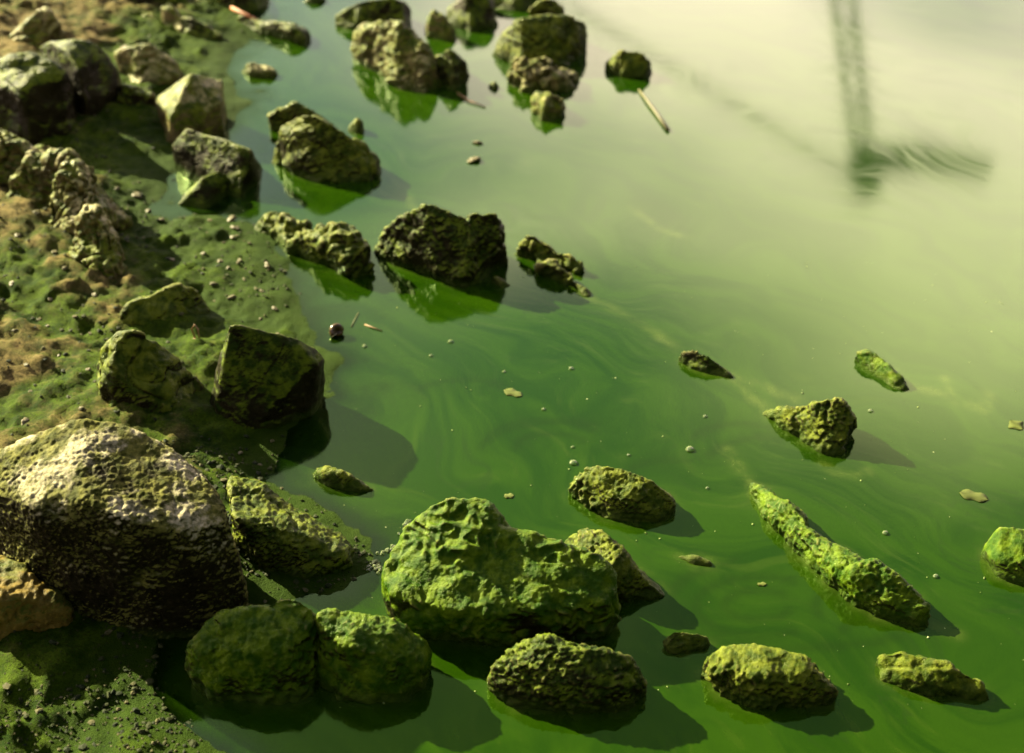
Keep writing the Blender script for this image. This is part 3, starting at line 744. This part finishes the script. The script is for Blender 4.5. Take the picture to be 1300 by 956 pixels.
# ------------------------------------------------------------------ scum gathered at the waterline and along drift lines
from mathutils import kdtree
wl_pts = []
for o in ROCKS:
    n = len(o.data.vertices); co = np.empty(n * 3, np.float32); o.data.vertices.foreach_get('co', co); co = co.reshape(-1, 3) + np.array(o.location)
    wl_pts.append(co[np.abs(co[:, 2] - 0.001) < 0.0016][:, :2])
wl_pts = np.vstack(wl_pts)[::3]
kd = kdtree.KDTree(len(wl_pts))
for i, q in enumerate(wl_pts): kd.insert((float(q[0]), float(q[1]), 0.0), i)
kd.balance()
inner = (np.abs(wV[:, 0]) < 1.7) & (wV[:, 1] > 0.9) & (wV[:, 1] < 4.1)
dr = np.full(len(wV), 1.0)
for i in np.nonzero(inner)[0]:
    dr[i] = kd.find((wV[i, 0], wV[i, 1], 0.0))[2]
def lines_dist(lines):
    best = np.full(len(wV), 1.0); P = wV[inner][:, :2]; bi = np.full(len(P), 1.0)
    for ln in lines:
        g = np.array([at(x, y)[:2] for x, y in ln])
        for a, b_ in zip(g[:-1], g[1:]):
            ab = b_ - a; t = np.clip(((P - a) @ ab) / (ab @ ab), 0, 1)
            bi = np.minimum(bi, np.linalg.norm(P - (a + t[:, None] * ab), axis=1))
    best[inner] = bi
    return best
def arc(cx, cy, rx, ry, a0, a1, n=14): return [(cx + rx * math.cos(R(a0 + (a1 - a0) * k / n)), cy + ry * math.sin(R(a0 + (a1 - a0) * k / n))) for k in range(n + 1)]
DRIFT = [[(742, 374), (790, 398), (828, 420), (862, 446)], [(930, 478), (958, 486), (985, 498), (1012, 508)], [(928, 478), (952, 505), (985, 522)],
         [(922, 572), (938, 592), (952, 612)], [(1156, 492), (1190, 498), (1222, 510), (1250, 522), (1256, 500)], [(1215, 510), (1200, 480)],
         [(1040, 585), (1060, 598), (1085, 602), (1100, 598)], [(1180, 790), (1200, 800), (1215, 806)], [(800, 262), (838, 292), (872, 302)], [(500, 236), (518, 252), (530, 268)]]
SWIRL = [[(806, 252), (825, 262), (850, 278), (872, 294)], [(802, 258), (822, 272), (848, 288)], [(815, 250), (842, 262), (866, 280)], arc(962, 768, 42, 20, 20, 320), arc(965, 770, 82, 38, 60, 300), arc(975, 765, 125, 56, 110, 250), arc(1075, 770, 40, 20, 150, 400), arc(1085, 772, 22, 10, 100, 420),
         arc(690, 560, 70, 26, 180, 330), arc(700, 566, 44, 16, 170, 340), arc(720, 575, 110, 40, 190, 290), arc(985, 590, 90, 36, 200, 330), arc(940, 560, 60, 22, 190, 340),
         arc(590, 500, 60, 18, 200, 320), arc(850, 600, 50, 16, 180, 300), arc(1000, 800, 150, 22, 20, 140), arc(1130, 800, 60, 14, 180, 340)]
wob = 0.006 * fbm(wV / 0.05 + 2.2, 2)
d1 = lines_dist(DRIFT) + np.maximum(wob, -0.002); d2 = lines_dist(SWIRL)
scum = 0.60 * np.exp(-np.maximum(dr - 0.002, 0) / 0.0045) + 0.05 * np.exp(-dr / 0.03) + 0.8 * np.exp(-(d1 / 0.009) ** 2)
swl = np.exp(-((d2 + 0.5 * wob) / 0.006) ** 2) + 0.35 * np.exp(-(d2 / 0.03) ** 2)
for nm, va in (('scum', scum), ('swirl', swl)):
    at_ = wme.attributes.new(nm, 'FLOAT', 'POINT'); at_.data.foreach_set('value', np.clip(va, 0, 1).astype(np.float32))

# ------------------------------------------------------------------ lattice mast on the opposite bank (seen only mirrored in the water)
def plain(name, col, rough=0.6, metal=0.0):
    m, nt, b = nodes_of(name); T = NT(nt)
    geo = T.n('ShaderNodeNewGeometry')
    f = T.ramp(T.noise(geo.outputs['Position'], 18, 5, 0.6), 0.35, 0.7)
    nt.links.new(T.mix(f, col, tuple(c * 0.65 for c in col)), b.inputs['Base Color'])
    b.inputs['Roughness'].default_value = rough; b.inputs['Metallic'].default_value = metal; b.inputs['Specular IOR Level'].default_value = 0.25
    return m

def tube(path, radii, seg=12, cap=True):
    path = [np.array(p, float) for p in path]
    V, F = [], []
    for i, p in enumerate(path):
        t = path[min(i + 1, len(path) - 1)] - path[max(i - 1, 0)]; t /= np.linalg.norm(t)
        a = np.cross(t, [0, 0, 1.0]) if abs(t[2]) < 0.9 else np.cross(t, [0, 1.0, 0]); a /= np.linalg.norm(a); b = np.cross(t, a)
        for k in range(seg):
            th = 2 * math.pi * k / seg
            V.append(p + radii[i] * (math.cos(th) * a + math.sin(th) * b))
    for i in range(len(path) - 1):
        for k in range(seg):
            k2 = (k + 1) % seg
            F.append((i * seg + k, i * seg + k2, (i + 1) * seg + k2, (i + 1) * seg + k))
    if cap:
        for i, p in ((0, path[0]), (len(path) - 1, path[-1])):
            V.append(p); c = len(V) - 1
            for k in range(seg): F.append((i * seg + k, i * seg + (k + 1) % seg, c, c))
    F = [f if len(set(f)) == 4 else f for f in F]
    bm = bmesh.new(); vs = [bm.verts.new(v) for v in V]
    for f in F:
        u = []
        [u.append(q) for q in f if q not in u]
        try: bm.faces.new([vs[q] for q in u])
        except ValueError: pass
    bmesh.ops.recalc_face_normals(bm, faces=bm.faces)
    return bm

def obj_bm(name, bm, mat, parent=None, smooth=True, loc=None, **props):
    me = bpy.data.meshes.new(name); bm.to_mesh(me); bm.free()
    me.polygons.foreach_set('use_smooth', np.full(len(me.polygons), smooth))
    return link(name, me, mat, parent, loc, **props)

def mirrored(px, py, depth):
    """point of the place at distance y = depth whose mirror image lies at (px, py)"""
    g = at(px, py); d = g - CAMP; d = d * np.array([1, 1, -1])
    return g + d * (depth - g[1]) / d[1]

M['zinc'] = plain('galvanised_steel', (0.20, 0.20, 0.17), 0.6, 0.2)
M['steel'] = plain('dark_painted_steel', (0.03, 0.032, 0.03), 0.5, 0.3)
DP = 17.0
top = mirrored(1100, 234, DP)
low = mirrored(1074, 0, DP); ld = low - top; foot = top + ld * (0.3 - top[2]) / ld[2]
foot[2] = float(ground_z(np.array([foot[0]]), np.array([foot[1]]))[0]) - 0.2
post = link('lattice_mast', None, loc=tuple(foot), label='leaning lattice mast with side boom, mirrored faintly in the far water', category='mast')
axd = top - foot; HL = np.linalg.norm(axd); axd /= HL
sa = np.cross(axd, [0, 1.0, 0]); sa /= np.linalg.norm(sa); sb = np.cross(axd, sa)
def mp_(t, i):
    w = 0.15 - 0.04 * t
    sx, sy = ((-1, -1), (1, -1), (1, 1), (-1, 1))[i % 4]
    return axd * HL * t + sa * w * sx + sb * w * sy
for i in range(4): obj_bm('mast_leg', tube([mp_(0, i), mp_(1, i)], [0.032, 0.028], 8), M['zinc'], post)
NB = 15
for k in range(NB):
    for i in range(4):
        p0, p1 = (mp_(k / NB, i), mp_((k + 1) / NB, i + 1)) if (k + i) % 2 else (mp_(k / NB, i + 1), mp_((k + 1) / NB, i))
        obj_bm('brace', tube([p0, p1], [0.02, 0.02], 5), M['zinc'], post)
e1 = mirrored(1085, 203, DP); e2 = mirrored(1170, 200, DP); e3 = mirrored(1255, 215, DP)
obj_bm('boom', tube([e1 - foot, e2 - foot, e3 - foot], [0.19, 0.19, 0.13], 10), M['steel'], post)
obj_bm('mast_head', tube([axd * (HL - 0.35), axd * (HL + 0.12)], [0.24, 0.18], 10), M['steel'], post)
w2 = mirrored(850, 84, DP); wd = (w2 - top); wd = wd / wd[2] * (0.2 - top[2])
obj_bm('stay_cable', tube([top - foot, top - foot + wd], [0.045, 0.045], 8), M['steel'], post)

# ------------------------------------------------------------------ gravel and pebbles
def pebble_material(name, cols, rough=0.4):
    m, nt, b = nodes_of(name); T = NT(nt)
    geo = T.n('ShaderNodeNewGeometry')
    r = geo.outputs['Random Per Island']
    c = T.mix(T.ramp(r, 0.2, 0.55), cols[0], cols[1]); c = T.mix(T.ramp(r, 0.8, 0.9), c, cols[2])
    c = T.mix(T.ramp(T.noise(geo.outputs['Position'], 240, 4), 0.4, 0.7, 0, 0.6), c, cols[0])
    nt.links.new(c, b.inputs['Base Color']); b.inputs['Roughness'].default_value = rough; b.inputs['Specular IOR Level'].default_value = 0.12
    nt.links.new(T.bump(T.noise(geo.outputs['Position'], 420, 3), 0.0008), b.inputs['Normal'])
    return m
M['gravel'] = pebble_material('algae_gravel', ((0.006, 0.011, 0.001), (0.020, 0.025, 0.004), (0.06, 0.055, 0.02)), 0.75)
M['pebble'] = pebble_material('wet_pebble', ((0.012, 0.018, 0.003), (0.035, 0.036, 0.010), (0.09, 0.08, 0.035)))
rng = np.random.RandomState(3)
NG = 70000
cx = rng.uniform(-1.45, -0.05, NG); cy = rng.uniform(1.0, 3.9, NG)
dist = shore_dist(cx, cy)
dens = np.clip(0.30 + 1.5 * perlin(np.stack([cx, cy, 0 * cx], 1) / 0.17 + 3.3), 0.04, 1) * np.where(cy < 1.62, 3.0, 0.55)
keep = (dist > -0.012) & (rng.uniform(size=NG) < dens)
cx, cy = cx[keep], cy[keep]; cz = ground_z(cx, cy)
U1, F1 = ico(1)
n = len(cx)
sz = 0.0007 + 0.0036 * rng.uniform(size=n) ** 5 + np.where(cy < 1.62, 0.0008, 0)
sc3 = sz[:, None] * rng.uniform(0.65, 1.3, (n, 3)) * np.array([1, 1, 0.55])
ang = rng.uniform(0, 6.28, n); ca_, sa_ = np.cos(ang), np.sin(ang)
base = U1[None] * (1 + 0.38 * rng.uniform(-1, 1, (n, len(U1), 1))) * sc3[:, None, :]
gvx = base[:, :, 0] * ca_[:, None] - base[:, :, 1] * sa_[:, None] + cx[:, None]
gvy = base[:, :, 0] * sa_[:, None] + base[:, :, 1] * ca_[:, None] + cy[:, None]
gvz = base[:, :, 2] + (cz + sz * 0.25)[:, None]
GV = np.stack([gvx, gvy, gvz], 2).reshape(-1, 3)
GF = (F1[None] + (np.arange(n) * len(U1))[:, None, None]).reshape(-1, 3)
link('gravel', mesh_from('gravel', GV, GF, False), M['gravel'], kind='stuff', label='fine algae-stained gravel and grit scattered over the mud', category='gravel')

PEB = [(31, 536, 17), (103, 519, 9), (33, 464, 8), (50, 406, 8), (39, 498, 8), (60, 414, 6), (271, 360, 10), (295, 378, 12), (332, 370, 7), (339, 337, 14),
       (279, 332, 10), (304, 331, 8), (348, 392, 9), (47, 271, 13), (69, 320, 9), (83, 340, 10), (295, 279, 17), (299, 290, 13), (279, 301, 10), (296, 302, 9),
       (267, 280, 8), (205, 279, 9), (188, 268, 11), (175, 249, 14), (149, 240, 9), (120, 148, 9), (91, 140, 6), (18, 420, 9), (75, 452, 7), (112, 470, 8), (64, 380, 9),
       (22, 300, 11), (120, 375, 8), (330, 405, 8), (352, 425, 9), (258, 322, 8), (310, 355, 8), (140, 352, 9), (95, 402, 7), (15, 360, 10), (305, 575, 9), (345, 560, 7), (330, 590, 8), (290, 340, 7), (218, 330, 9)]
Up, Fp = ico(4)
pme = []
for k in range(9):
    sp = rng.uniform(-50, 50, 3)
    rr = np.zeros(len(Up))
    for _ in range(11):
        nn = rng.normal(size=3); nn /= np.linalg.norm(nn); rr += np.maximum(Up @ nn / rng.uniform(0.55, 0.95), 0) ** 22
    rr = np.minimum((rr + 1e-9) ** (-1 / 22.0), 1.15)
    V = Up * (rr * (1 + 0.22 * perlin(Up * 1.4 + sp) + 0.10 * perlin(Up * 4.1 + sp)))[:, None] * np.array([1.0, rng.uniform(0.55, 0.9), rng.uniform(0.4, 0.65)])
    pme.append(mesh_from('pebble', V, Fp)); pme[-1].materials.append(M['pebble'])
for k, (px, py, w) in enumerate(PEB):
    g = at(px, py, 0.03)
    for _ in range(3): g = at(px, py, max(0.0, float(ground_z(g[:1], g[1:2])[0])))
    o = link('pebble', pme[k % 9], label='small loose pebble lying on the algae mud of the bank', category='pebble', group='loose pebbles on the mud bank')
    r = 0.5 * w * np.linalg.norm(g - CAMP) / FPX * 0.95
    o.scale = (r, r, r); o.rotation_euler = (0, 0, rng.uniform(0, 6.28)); o.location = (g[0], g[1], g[2] + r * 0.08)

# stones that barely break the surface
for k, (px, py, w, lb) in enumerate([(606, 182, 12, 'upper of two tiny dark stones alone in far open water'), (602, 204, 18, 'lower of two tiny dark stones alone in far open water'),
                                     (500, 568, 0, '')]):
    if not w: continue
    g = at(px, py); r = 0.5 * w * np.linalg.norm(g - CAMP) / FPX
    o = link('stone', pme[(k * 3) % 7], label=lb, category='stone'); o.scale = (r, r, r * 0.9); o.location = (g[0], g[1], 0.002); o.rotation_euler = (0, 0, k)

# ------------------------------------------------------------------ small finds: snail shell, twigs, leaves, bubbles
M['shell'] = plain('brown_shell', (0.055, 0.036, 0.012), 0.22)
M['lip'] = plain('pale_shell_lip', (0.42, 0.34, 0.20), 0.3)
M['twig'] = plain('dead_brown_stem', (0.15, 0.085, 0.03), 0.5)
M['orange'] = plain('orange_stripped_stick', (0.26, 0.10, 0.03), 0.6)
M['reed'] = plain('straw_reed', (0.085, 0.080, 0.030), 0.6)
M['leaf'] = plain('yellowed_leaf', (0.050, 0.064, 0.006), 0.9)
g = at(429, 425)
sn = link('snail_shell', None, loc=(g[0], g[1], 0.0), label='coiled brown snail shell resting at the edge of the water', category='snail shell')
path, rad = [], []
for k in range(64):
    u = k / 63; th = 2.6 * 2 * math.pi * u; rr = 0.0011 + 0.0085 * u ** 1.5
    path.append((rr * math.cos(th), 0.0035 * (1 - u), rr * math.sin(th))); rad.append(0.0011 + 0.0048 * u ** 1.4)
whorl = obj_bm('whorl', tube(path, rad, 14), M['shell'], sn, loc=(0, 0, 0.0085))
whorl.rotation_euler = (R(-35), 0, R(20))
pe = np.array(path[-1]); pd = pe - np.array(path[-2]); pd /= np.linalg.norm(pd)
lip = obj_bm('lip', tube([pe, pe + pd * 0.0012], [0.0054, 0.0056], 14, cap=False), M['lip'], whorl)

def stick(name, pts, r0, r1, mat, label, cat):
    pts = [np.array(p) for p in pts]; o0 = pts[0]
    bm = tube([p - o0 for p in pts], list(np.linspace(r0, r1, len(pts))), 8)
    return obj_bm(name, bm, M[mat], loc=tuple(o0), label=label, category=cat)
stick('twig', [raised(296, 10, 27), raised(312, 18, 33), raised(328, 26, 38)], 0.005, 0.004, 'orange', 'orange stripped stick lying on the low flat far rock', 'stick')
stick('reed_stem', [at(811, 114, 0.003), at(822, 128, 0.006), at(835, 146, 0.005), at(848, 165, 0.003)], 0.002, 0.0045, 'reed', 'straight straw-coloured reed floating below the lone dark round rock', 'reed')
stick('twig', [raised(249, 431, 436, 0.02), raised(246, 418, 434, 0.02), raised(250, 412, 433, 0.02), raised(254, 418, 434, 0.02), raised(254, 432, 438, 0.02)], 0.0016, 0.001, 'twig', 'curled dead stem standing in the mud between the flat stone and angular block', 'twig')
stick('twig', [raised(240, 436, 438, 0.02), raised(247, 430, 437, 0.02), raised(262, 436, 440, 0.02)], 0.0022, 0.0012, 'twig', 'short dead twig lying under the curled stem on the mud', 'twig')
stick('twig', [at(463, 412, 0.001), at(474, 416, 0.002), at(485, 420, 0.001)], 0.0012, 0.0008, 'twig', 'thin dark twig afloat right of the snail shell', 'twig')
stick('twig', [at(446, 415, 0.001), at(451, 404, 0.002), at(455, 397, 0.001)], 0.0008, 0.0006, 'reed', 'hair-thin stalk afloat just above the snail shell', 'twig')
stick('twig', [at(581, 118, 0.002), at(596, 128, 0.004), at(616, 136, 0.002)], 0.0022, 0.0014, 'twig', 'dark bent twig in the water below the jagged far fragment', 'twig')

def leaf(px, py, w, hgt, rot, label, mat='leaf'):
    g = at(px, py); mpp = np.linalg.norm(g - CAMP) / FPX
    L = 0.5 * w * mpp; W = 0.5 * hgt * mpp / 0.62
    bm = bmesh.new(); rows = []
    for i in range(11):
        t = -1 + 0.2 * i; ww = W * (1 - t * t) ** 0.7 * (1 + 0.25 * math.sin(5 * t + px)); z = 0.0002 + 0.0006 * t * t
        rows.append([bm.verts.new((L * t, -ww, z + 0.0003)), bm.verts.new((L * t, 0, z)), bm.verts.new((L * t, ww, z + 0.0003))])
    for a, b in zip(rows[:-1], rows[1:]):
        for j in (0, 1): bm.faces.new((a[j], b[j], b[j + 1], a[j + 1]))
    bmesh.ops.remove_doubles(bm, verts=bm.verts, dist=1e-5)
    ex_ = bmesh.ops.extrude_face_region(bm, geom=bm.faces[:])
    for v in [q for q in ex_['geom'] if isinstance(q, bmesh.types.BMVert)]: v.co.z += 0.0003
    bmesh.ops.recalc_face_normals(bm, faces=bm.faces)
    o = obj_bm('leaf', bm, M[mat], label=label, category='leaf', loc=(g[0], g[1], 0)); o.rotation_euler = (0, 0, R(rot))
leaf(651, 499, 26, 9, -28, 'yellow leaf afloat in mid water above the loaf-shaped rock')
leaf(646, 630, 13, 6, 10, 'small yellow leaf afloat between the knobbed boulder and loaf-shaped rock')
leaf(1236, 630, 34, 12, -22, 'largest yellow leaf afloat, above the rock at the right edge')
leaf(967, 742, 12, 4, 5, 'tiny pale leaf afloat left of the long ridge tail')
leaf(1290, 540, 20, 12, -60, 'yellow leaf afloat by the right edge, highest of the right-hand leaves')

def bubble_material():
    m = bpy.data.materials.new('bubble_film'); m.use_nodes = True; nt = m.node_tree; nt.nodes.clear(); T = NT(nt)
    o = T.n('ShaderNodeOutputMaterial'); t = T.n('ShaderNodeBsdfTransparent'); t.inputs[0].default_value = (0.90, 0.94, 0.82, 1)
    gl = T.n('ShaderNodeBsdfGlossy'); gl.inputs['Roughness'].default_value = 0.03
    lw = T.n('ShaderNodeLayerWeight'); lw.inputs['Blend'].default_value = 0.35
    mx = T.n('ShaderNodeMixShader'); nt.links.new(lw.outputs['Fresnel'], mx.inputs[0]); nt.links.new(t.outputs[0], mx.inputs[1]); nt.links.new(gl.outputs[0], mx.inputs[2])
    df = T.n('ShaderNodeBsdfDiffuse'); df.inputs[0].default_value = (0.28, 0.34, 0.14, 1)
    m2 = T.n('ShaderNodeMixShader'); f2 = T.ramp(lw.outputs['Facing'], 0.35, 0.9, 0.12, 0.8)
    nt.links.new(f2, m2.inputs[0]); nt.links.new(mx.outputs[0], m2.inputs[1]); nt.links.new(df.outputs[0], m2.inputs[2])
    nt.links.new(m2.outputs[0], o.inputs[0]); return m
M['bubble'] = bubble_material()
U3, F3 = ico(3)
half = U3 * np.array([1, 1, 0.75]); 
bub_me = mesh_from('bubble', half, F3); bub_me.materials.append(M['bubble'])
for px, py, w in [(728, 588, 13), (876, 571, 14), (1124, 677, 10), (895, 529, 7), (725, 468, 8), (798, 578, 6), (1188, 732, 9), (727, 568, 6), (463, 440, 8), (547, 452, 7),
                  (898, 620, 6), (1105, 522, 8), (987, 672, 6), (572, 434, 9), (690, 520, 7), (640, 472, 6)]:
    g = at(px, py); r = 0.5 * w * np.linalg.norm(g - CAMP) / FPX
    o = link('bubble', bub_me, label='single clear bubble floating on the green water', category='bubble', group='single bubbles on the open water')
    r *= 0.75
    o.scale = (r, r, r); o.location = (g[0], g[1], 0.0)
U2, F2 = ico(2)
def foam(px, py, w, nb, label, d=(1.0, 0.0)):
    g = at(px, py); mpp = np.linalg.norm(g - CAMP) / FPX; V, F = [], []
    for k in range(nb):
        u = rng.normal() * 0.45 * w * mpp; v = rng.normal() * 0.18 * w * mpp
        r = rng.uniform(0.7, 2.4) * mpp
        V.append(U2 * r * np.array([1, 1, 0.8]) + np.array([u * d[0] - v * d[1], (u * d[1] + v * d[0]), rng.uniform(0, r)])); F.append(F2 + k * len(U2))
    link('foam', mesh_from('foam', np.vstack(V), np.vstack(F)), M['bubble'], loc=(g[0], g[1], 0), kind='stuff', label=label, category='foam')
foam(517, 668, 16, 40, 'foam bubbles at the left of the knob of the big algae boulder', (0.6, 0.8))
foam(494, 698, 16, 40, 'foam bubbles halfway down the left side of the big algae boulder', (0.7, 0.7))
foam(478, 722, 22, 70, 'largest foam patch, between the sloping slab and big algae boulder', (0.9, -0.3))

# floating specks of algae and dust
NS = 300
sxp = rng.uniform(380, 1330, NS); syp = rng.uniform(330, 900, NS)
V, F = [], []
for k in range(NS):
    g = at(sxp[k], syp[k]); r = 0.0004 + 0.0014 * rng.uniform() ** 5; a = rng.uniform(0, 3)
    q = U1 * np.array([r * rng.uniform(0.8, 2.0), r, r * 0.45]); c, s_ = math.cos(a), math.sin(a)
    V.append(np.stack([q[:, 0] * c - q[:, 1] * s_, q[:, 0] * s_ + q[:, 1] * c, q[:, 2]], 1) + np.array([g[0], g[1], 0.0003])); F.append(F1 + k * len(U1))
link('floating_specks', mesh_from('floating_specks', np.vstack(V), np.vstack(F)), pebble_material('speck', ((0.05, 0.07, 0.015), (0.16, 0.20, 0.06), (0.40, 0.42, 0.22))), kind='stuff', label='specks of algae and dust floating on the water', category='specks')
